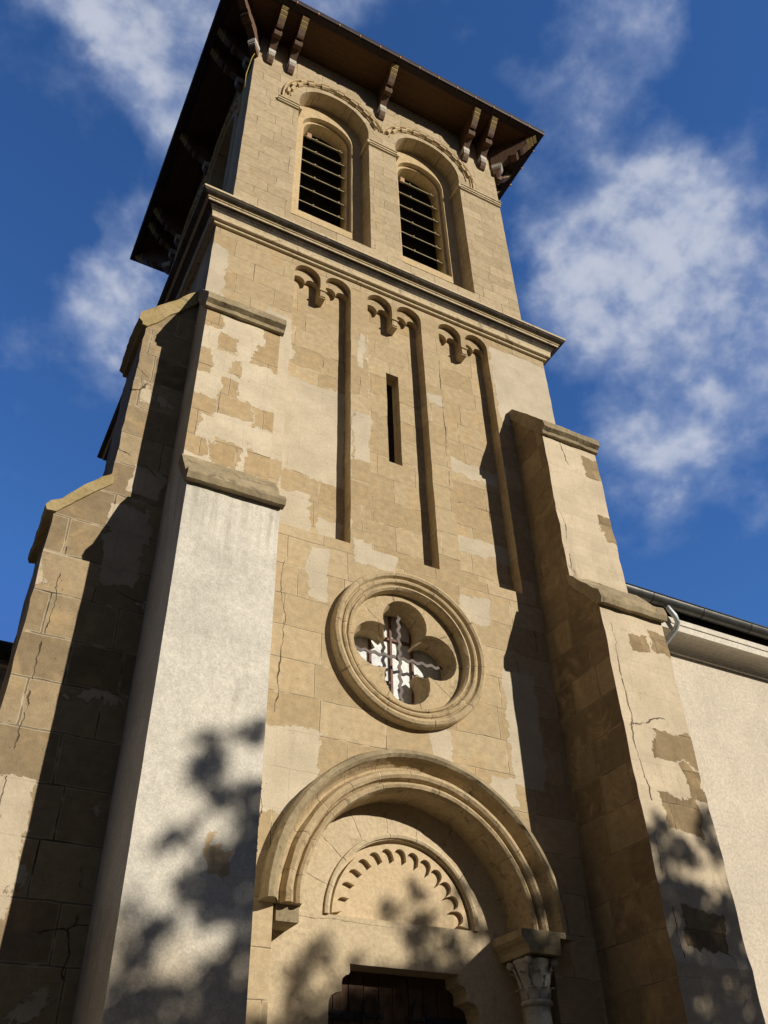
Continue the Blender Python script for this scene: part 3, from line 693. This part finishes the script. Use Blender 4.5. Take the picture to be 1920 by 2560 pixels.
# carved brackets: profile (out, z) in the plane square to the wall
BP_T = [(.13, 19.83), (.20, 19.90), (.33, 20.02), (.355, 20.00), (.39, 20.02), (.42, 20.06), (.415, 20.11), (.44, 20.15), (.475, 20.13), (.52, 20.17), (.60, 20.28), (.66, 20.36), (.66, 20.57), (.0, 20.57), (.0, 19.86)]
def bracket(pos, outv, ln=1.0, w=.068):
    ov = Vector(outv).normalized(); sv = Vector((-ov.y, ov.x, 0)); P0 = Vector(pos)
    fn = lambda a, d, z: tuple(P0 + ov*(a*ln) + sv*d + Vector((0, 0, z)))
    b = MB(); b.plate([BP_T], -w, w, M_BRKT, fn)
    b.plate([[(.28, 20.02), (.335, 19.985), (.395, 19.995), (.43, 20.05), (.425, 20.10), (.36, 20.075)]], -w-.012, w+.012, M_BRKT, fn)
    b = b.build('bracket', T)
    f = MB()
    f.plate([[(-.004, 19.47), (.04, 19.48), (.09, 19.535), (.125, 19.61), (.135, 19.68), (-.004, 19.68)]], -w*.9, w*.9, M_BRKT, fn)
    for q in (-.72, -.24, .24, .72):
        f.plate([[(-.004, 19.56), (.08, 19.565), (.115, 19.61), (.139, 19.66), (.142, 19.715), (-.004, 19.715)]], q*w-w*.17, q*w+w*.17, M_BFOOT, fn)
    f.plate([[(-.004, 19.716), (.148, 19.716), (.155, 19.775), (.15, 19.84), (-.004, 19.84)]], -w*1.06, w*1.06, M_BFOOT, fn)
    f.build('bracket_foot', b)
    e = MB()
    for k in range(3):
        a = .60+.055*k; z = 20.30+.085*k
        e.plate([[(a, z-.02), (a+.045, z+.02), (a+.045, 20.56), (a, 20.56)]], -w*1.02, w*1.02, M_BYEL if k != 9 else M_BRKT, fn)
    e.build('bracket_tip', b)
for x in (-2.50, -2.06, -.02, 2.02, 2.46):
    bracket((x, BY0, 0), (0, -1, 0)); bracket((-BX, (BY0+BY1)/2+x, 0), (-1, 0, 0)); bracket((BX, (BY0+BY1)/2+x, 0), (1, 0, 0))
for (x, y, ox, oy) in ((-BX, BY0, -1, -1), (BX, BY0, 1, -1), (-BX, BY1, -1, 1), (BX, BY1, 1, 1)):
    bracket((x, y, 0), (ox, oy, 0), 1.42, .075)

# ---- buttresses
def cap(prof_out, a0, a1, fn, m, seed=0., step=.1, amp=.030):
    """a sloped weathering slab; its two ends and nose are worn"""
    n = 26; vs = []
    pp = []
    for i, p in enumerate(prof_out):
        q = prof_out[(i+1) % len(prof_out)]; c_ = max(1, int(sqrt((q[0]-p[0])**2+(q[1]-p[1])**2)/.06))
        pp += [(p[0]+(q[0]-p[0])*j/c_, p[1]+(q[1]-p[1])*j/c_) for j in range(c_)]
    prof_out = pp; k = len(prof_out)
    for i in range(n+1):
        a = a0+(a1-a0)*i/n
        for (o, z) in prof_out:
            v = noise.noise_vector(Vector((a*3+seed, o*4, z*3)))*amp + noise.noise_vector(Vector((a*11+seed, o*9, z*9)))*amp*.45 + noise.noise_vector(Vector((a*27+seed, o*22, z*22)))*amp*.2
            vs.append(fn(a+(v.z if 0 < i < n else v.z*.6), o+v.x, z+v.y))
    fs = [(i*k+j, (i+1)*k+j, (i+1)*k+(j+1) % k, i*k+(j+1) % k) for i in range(n) for j in range(k)]
    fs += [tuple(range(k)), tuple(range(n*k, n*k+k))]
    MBc = MB(); MBc.add(vs, fs, m); return MBc
def buttress(name, a0, a1, fn, mats, seed, label, depth=(1.06, .64), zl=(7.42, 10.64), thick=.17, capm=(M_CAP, M_CAP), a0u=None, a1u=None, inset=0., wear=.010, camp=.017):
    a0u = a0 if a0u is None else a0u; a1u = a1 if a1u is None else a1u
    D1, D2 = depth; Z1, Z2 = zl; b = MB(); z1t = Z1+.60; z2t = Z2+.95
    low = [(inset, -.2), (D1, -.2), (D1, Z1), (D2+.02, z1t), (inset, z1t)]
    upp = [(inset, z1t-.25), (D2, z1t-.25), (D2, Z2), (.02+inset, z2t), (inset, z2t)]
    g1 = lambda o, d, z: fn(d, o, z)
    b.plate([rough(low, .13, wear, seed, keep=lambda o, z: o < .1)], a0, a1, mats[0], g1)
    b.plate([rough(upp, .13, wear, seed+3, keep=lambda o, z: o < .1)], a0u+.004, a1u-.004, mats[1], g1)
    b = b.build(name, T)
    if label: b['label'] = label
    t = thick
    c1 = [(D1-.01, Z1-.005), (D1+.08, Z1-.012), (D1+.10, Z1+.05), (D1+.065, Z1+t*.72), (D1-.03, Z1+t), (D2+.10, z1t+.02), (D2-.01, z1t+.10), (D2-.02, z1t-.04)]
    cap(c1, a0-.03, a1+.03, fn, capm[0], seed, amp=camp).build('buttress_cap', b)
    c2 = [(D2-.01, Z2-.005), (D2+.05, Z2), (D2+.06, Z2+.05), (D2+.115, Z2+.09), (D2+.10, Z2+.21), (D2+.02, Z2+.30), (.10+inset, z2t+.08), (inset, z2t+.1), (inset, z2t-.06)]
    cap(c2, a0u-.03, a1u+.03, fn, capm[1], seed+7, amp=camp).build('buttress_cap', b)
    return b
fF = lambda a, o, z: (a, -o, z)
buttress('buttress', -3.06, -2.07, fF, (M_RENDER, M_LBUT), 1., 'front buttress coated in rough white render below its lower cap', camp=.013)

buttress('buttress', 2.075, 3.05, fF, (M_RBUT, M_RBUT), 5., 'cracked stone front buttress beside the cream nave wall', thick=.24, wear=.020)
fL = lambda a, o, z: (-3.0-o, a, z)
buttress('buttress', -.045, .93, fL, (M_SBUT, M_SBUT), 9., 'lichened brown stone buttress facing sideways', depth=(1.13, .66), zl=(7.38, 10.60), capm=(M_YCAP, M_YCAP), a0u=-.043, a1u=.90, wear=.018)

# ------------------------------------------------------------------ nave and aisle walls
NV = empty('church_nave', (10, 1.5, 0), 'cream rendered nave with white cornice and zinc gutter beside the cracked buttress', 'building')
def lp(o): o.parent = NV; o.matrix_parent_inverse = Matrix.Translation((-10, -1.5, 0)); return o
YN = 1.5; X0, X1 = 3.0, 24.0
w_ = MB(); w_.box(X0+.01, X1, YN, 9., -.2, 9.08, M_NAVE); lp(w_.build('wall'))
c_ = MB()
pr = [(.02, 9.06), (-.045, 9.06), (-.045, 9.10)] + [(-.375+.32*sin(t), 9.10+.17*cos(t)) for t in (1.571, 1.35, 1.1, .85, .6, .3, 0.)] + [(-.38, 9.255), (-.385, 9.215), (-.44, 9.21), (-.445, 9.325), (-.465, 9.33), (-.47, 9.425), (-.43, 9.435), (.02, 9.43)]
vs = [(x, YN+o, z) for x in (X0+.01, X1) for (o, z) in pr]; k = len(pr)
c_.add(vs, [(j, j+1, k+j+1, k+j) for j in range(k-1)]+[tuple(range(k)), tuple(range(k, 2*k))], M_WHITE); lp(c_.build('cornice'))
gt = MB(); R = .122; yc, zc = YN-.55, 9.665; vs = []
for x in (X0+.3, X1):
    for i in range(13):
        a = pi+pi*i/12; vs.append((x, yc+cos(a)*R, zc+sin(a)*R))
    vs += [(x, yc+R-.008, zc), (x, yc-R+.004, zc-.01)]
gt.add(vs, [(i, i+1, 16+i, 15+i) for i in range(12)], M_ZINC, True)
gt.tube([(X0+.3, yc-R, zc+.0), (X1, yc-R, zc+.0)], .014, M_ZINC, 8)
gt = lp(gt.build('gutter'))
for k in range(16):
    j = MB(); x = 5.2+1.0*k + .1*(k % 3)
    vs = [(xx, yc+cos(pi+pi*i/12)*(R+.004), zc+sin(pi+pi*i/12)*(R+.004)) for xx in (x, x+.02) for i in range(13)]
    j.add(vs, [(i, i+1, 14+i, 13+i) for i in range(12)], M_IRON, True); j = j.build('gutter_bracket', gt)
dp = MB(); xd = 5.56
dp.tube([(xd, yc, zc-.09), (xd+.02, yc-.01, zc-.16), (xd+.11, yc-.02, zc-.27), (xd+.16, yc, zc-.38), (xd+.15, yc+.08, zc-.47), (xd+.09, yc+.25, zc-.60), (xd+.02, YN-.13, zc-.74), (xd, YN-.075, zc-.88), (xd, YN-.075, .2)], .045, M_PIPE, 12)
dp = lp(dp.build('downpipe'))
eb = MB(); eb.box(X0+.02, X1-.01, YN-.425, YN+.5, 9.431, 9.76, M_DARK); lp(eb.build('eave_board'))  # near-black board, painting in the shadow gap behind the gutter
rfn = MB(); rfn.add([(X0+.01, YN-.30, 9.79), (X1, YN-.30, 9.79), (X1, 9.5, 12.6), (X0+.01, 9.5, 12.6), (X0+.01, YN-.30, 9.765), (X1, YN-.30, 9.765)], [(0, 1, 2, 3), (4, 5, 1, 0)], M_TILE); lp(rfn.build('roof', recalc=False))

AI = empty('church_aisle', (-10, 1.6, 0), 'low aisle with dark roof edge half hidden behind the sideways buttress', 'building')
def la(o): o.parent = AI; o.matrix_parent_inverse = Matrix.Translation((10, -1.6, 0)); return o
w_ = MB(); w_.box(-20, -3.01, 1.6, 9, -.2, 6.12, M_NAVE); la(w_.build('wall'))
c_ = MB(); c_.box(-20, -3.01, 1.40, 1.599, 6.13, 6.30, M_WHITE); c_.box(-20, -3.01, 1.32, 1.61, 6.301, 6.36, M_WHITE); la(c_.build('cornice'))
g_ = MB(); g_.tube([(-20, 1.22, 6.42), (-3.3, 1.22, 6.42)], .09, M_ZINC, 12); la(g_.build('gutter'))
r_ = MB(); r_.add([(-20, 1.2, 6.45), (-3.01, 1.2, 6.45), (-3.01, 9.2, 7.3), (-20, 9.2, 7.3)], [(0, 1, 2, 3)], M_TILE); la(r_.build('roof', recalc=False))

# ------------------------------------------------------------------ cable at the corner of the belfry
cb = MB()
cb.tube([(-2.86, .02, 20.52), (-2.93, -.02, 20.2), (-2.885, -.01, 19.85), (-2.80, .03, 19.62), (-2.86, .07, 19.3), (-2.90, .14, 18.7), (-2.86, .25, 18.35)], .008, M_CABLE, 6)
tag(cb.build('cable'), 'thin yellow cable hanging down the corner of the belfry from the eaves', 'cable')

# ------------------------------------------------------------------ the churchyard tree whose shade falls on the portal
e1 = Vector((-SUN.y, SUN.x, 0)).normalized(); e2 = SUN.cross(e1)
DARK = [(-2.38,4.7,.09),(-2.42,4.59,.08),(-2.66,4.57,.09),(-2.7,4.45,.12),(-2.78,4.34,.09),(-2.65,4.28,.12),(-2.62,4.13,.1),(-2.46,4.15,.12),(-2.34,4.09,.12),(-2.38,3.94,.12),(-2.25,3.95,.12),(-2.88,3.85,.12),(-2.38,3.73,.11),(-2.53,3.51,.27),(-2.25,3.7,.2),(-2.64,3.44,.18),(-2.58,3.33,.12),(-2.38,3.55,.15),(-2.35,3.3,.13),(-2.37,3.12,.1),(-3.13,3.4,.08),(-2.94,3.3,.07),(-2.98,3.2,.1),(-3.08,3.17,.11),(-3.06,3.04,.09),(-2.2,3.3,.12),(-2.2,3.1,.12),
 (.13,3.91,.10),(.36,4.04,.07),(.44,3.78,.14),(.3,3.61,.15),(-.57,3.66,.10),(-.66,3.55,.10),(-.75,3.45,.10),(-.81,3.36,.09),(-.28,3.5,.05),(.62,3.55,.1),(.8,4.02,.09),(.99,3.83,.1),(1.21,3.49,.15),(1.05,3.56,.1),(.9,3.6,.1),
 (1.41,3.7,.09),(1.33,3.57,.09),(1.97,3.69,.12),(1.93,3.46,.15),(2.0,3.3,.12),(1.56,3.41,.13),(1.41,3.34,.13),(1.67,3.3,.12)]
LIT = [(-2.83,3.04,.09),(-2.71,3.06,.11),(-2.61,3.13,.11),(-2.63,2.76,.07),(-2.37,3.4,.06),(-2.6,3.97,.08),(-2.97,3.13,.05),(.41,3.53,.09),(.75,3.54,.06),(-.21,3.55,.14),(-.51,3.52,.1),(-.92,3.5,.12),(-.88,3.2,.07),(0.0,3.52,.12),(1.75,3.29,.05),(1.93,3.07,.09),(-1.15,3.3,.12),(-1.05,3.0,.08)]
BND = [(-3.3,2.75),(-3.1,2.98),(-2.3,2.98),(-1.7,3.0),(-1.2,3.02),(-.85,3.15),(-.6,3.32),(-.2,3.36),(.2,3.45),(.6,3.44),(1.1,3.34),(1.45,3.22),(2.0,3.02),(2.35,2.6),(2.6,1.9)]
def bnd(a):
    for (p, q) in zip(BND, BND[1:]):
        if p[0] <= a <= q[0]: return p[1]+(q[1]-p[1])*(a-p[0])/(q[0]-p[0])
    return -9
rng = random.Random(11)
leafv, leaff = [], []
def leaf(P, s):
    n = Vector((rng.gauss(0, 1), rng.gauss(0, 1), rng.gauss(0, 1)+.5)).normalized(); t = n.orthogonal().normalized()
    t = (Matrix.Rotation(rng.random()*6.28, 3, n) @ t); b = n.cross(t); o = len(leafv)
    leafv.extend([P-t*s, P-t*s*.2+b*s*.42, P+t*s*.55+b*s*.3, P+t*s*1.1, P+t*s*.5-b*s*.32, P-t*s*.25-b*s*.4]); leaff.append([o, o+1, o+2, o+3, o+4, o+5])
def depth(a, b): return 17.5 + 1.6*noise.noise(Vector((a*.8, b*.8, 3.)))
ends = []
def clump(a, b, r, n, s=.10):
    t = depth(a, b)+rng.uniform(-.9, .9); c = e1*a+e2*b+SUN*t; ends.append(c)
    for _ in range(n):
        q = rng.random()**.5*r; w = rng.random()*6.28
        leaf(c+e1*cos(w)*q+e2*sin(w)*q+SUN*rng.uniform(-.3, .3), s*rng.uniform(.6, 1.1))
def lit(a, b, k=1.): return any((a-x)**2+(b-y)**2 < (r*k)**2 for (x, y, r) in LIT)
for (a, b, r) in DARK:
    for _ in range(3): clump(a+rng.uniform(-.3, .3)*r, b+rng.uniform(-.3, .3)*r, r*.92, max(10, int(1100*r*r)), .055+.12*min(r, .2))
    for _ in range(2):
        w_ = rng.random()*6.28; clump(a+cos(w_)*r*1.25, b+sin(w_)*r*1.25, r*.45+.02, 4, .07)
b = .35
while b < 3.5:
    a = -3.3
    while a < 2.6:
        aa, bb = a+rng.uniform(-.07, .07), b+rng.uniform(-.07, .07)
        if bb < bnd(aa)-.03 and not lit(aa, bb, 1.25): clump(aa, bb, .17, 22, .095)
        a += .13
    b += .13
TR = empty('churchyard_tree', (7.6, -12.3, 0), 'broad leafy churchyard tree facing the tower, its shade falling across the portal', 'tree')
base = Vector((7.6, -12.3, 0))
def lt(o): o.parent = TR; o.matrix_parent_inverse = Matrix.Translation(-base); return o
me = bpy.data.meshes.new('crown'); me.from_pydata([tuple(v) for v in leafv], [], leaff)
ml, g, b_ = newmat('tree_leaves', .6, .3); ge = g.node('ShaderNodeNewGeometry')
g.l.new(g.mix(g.noise(ge.outputs['Position'], 3, 3), (.035, .07, .015), (.09, .13, .035)), b_.inputs['Base Color']); me.materials.append(ml)
oc_ = bpy.data.objects.new('crown', me); COL.objects.link(oc_); lt(oc_)
tk = MB(); top = base+Vector((.1, .2, 7.2))
tk.tube([base, base+Vector((.03, 0, 1.4)), base+Vector((-.03, .05, 3.2)), base+Vector((.05, .1, 5.2)), top], [.30, .22, .18, .12, .05], M_BARK, 12)
for c in rng.sample(ends, 40):
    t = rng.uniform(.35, .95); p = base.lerp(top, t); m_ = p.lerp(c, .5)+Vector((0, 0, .25))
    tk.tube([p, m_, c], [.06, .03, .012], M_BARK, 6)
lt(tk.build('trunk'))

# ------------------------------------------------------------------ the wood added unseen behind the viewer, shaped to cut sky light
rng = random.Random(5); leafv, leaff = [], []
for i in range(4000):
    az = rng.uniform(-2.5, 1.5); R_ = 29+rng.uniform(-4, 4)
    top = 23+4*noise.noise(Vector((az*4, 1, 2)))
    if -.22 < az-AZ < .42: top = min(top, 7.5)
    if az < -1.0: top += 9
    c = Vector((sin(az)*R_, -cos(az)*R_, rng.uniform(.5, top)))
    for _ in range(5): leaf(c+Vector((rng.gauss(0, .9), rng.gauss(0, .9), rng.gauss(0, .7))), rng.uniform(.5, .9))
me = bpy.data.meshes.new('sky_blocker_wood'); me.from_pydata([tuple(v) for v in leafv], [], leaff); me.materials.append(ml)
ow = bpy.data.objects.new('sky_blocker_wood', me); COL.objects.link(ow)
tag(ow, 'unseen dark green belt of trees added opposite the tower to block sky light', 'sky_blocker_wood', kind='stuff')
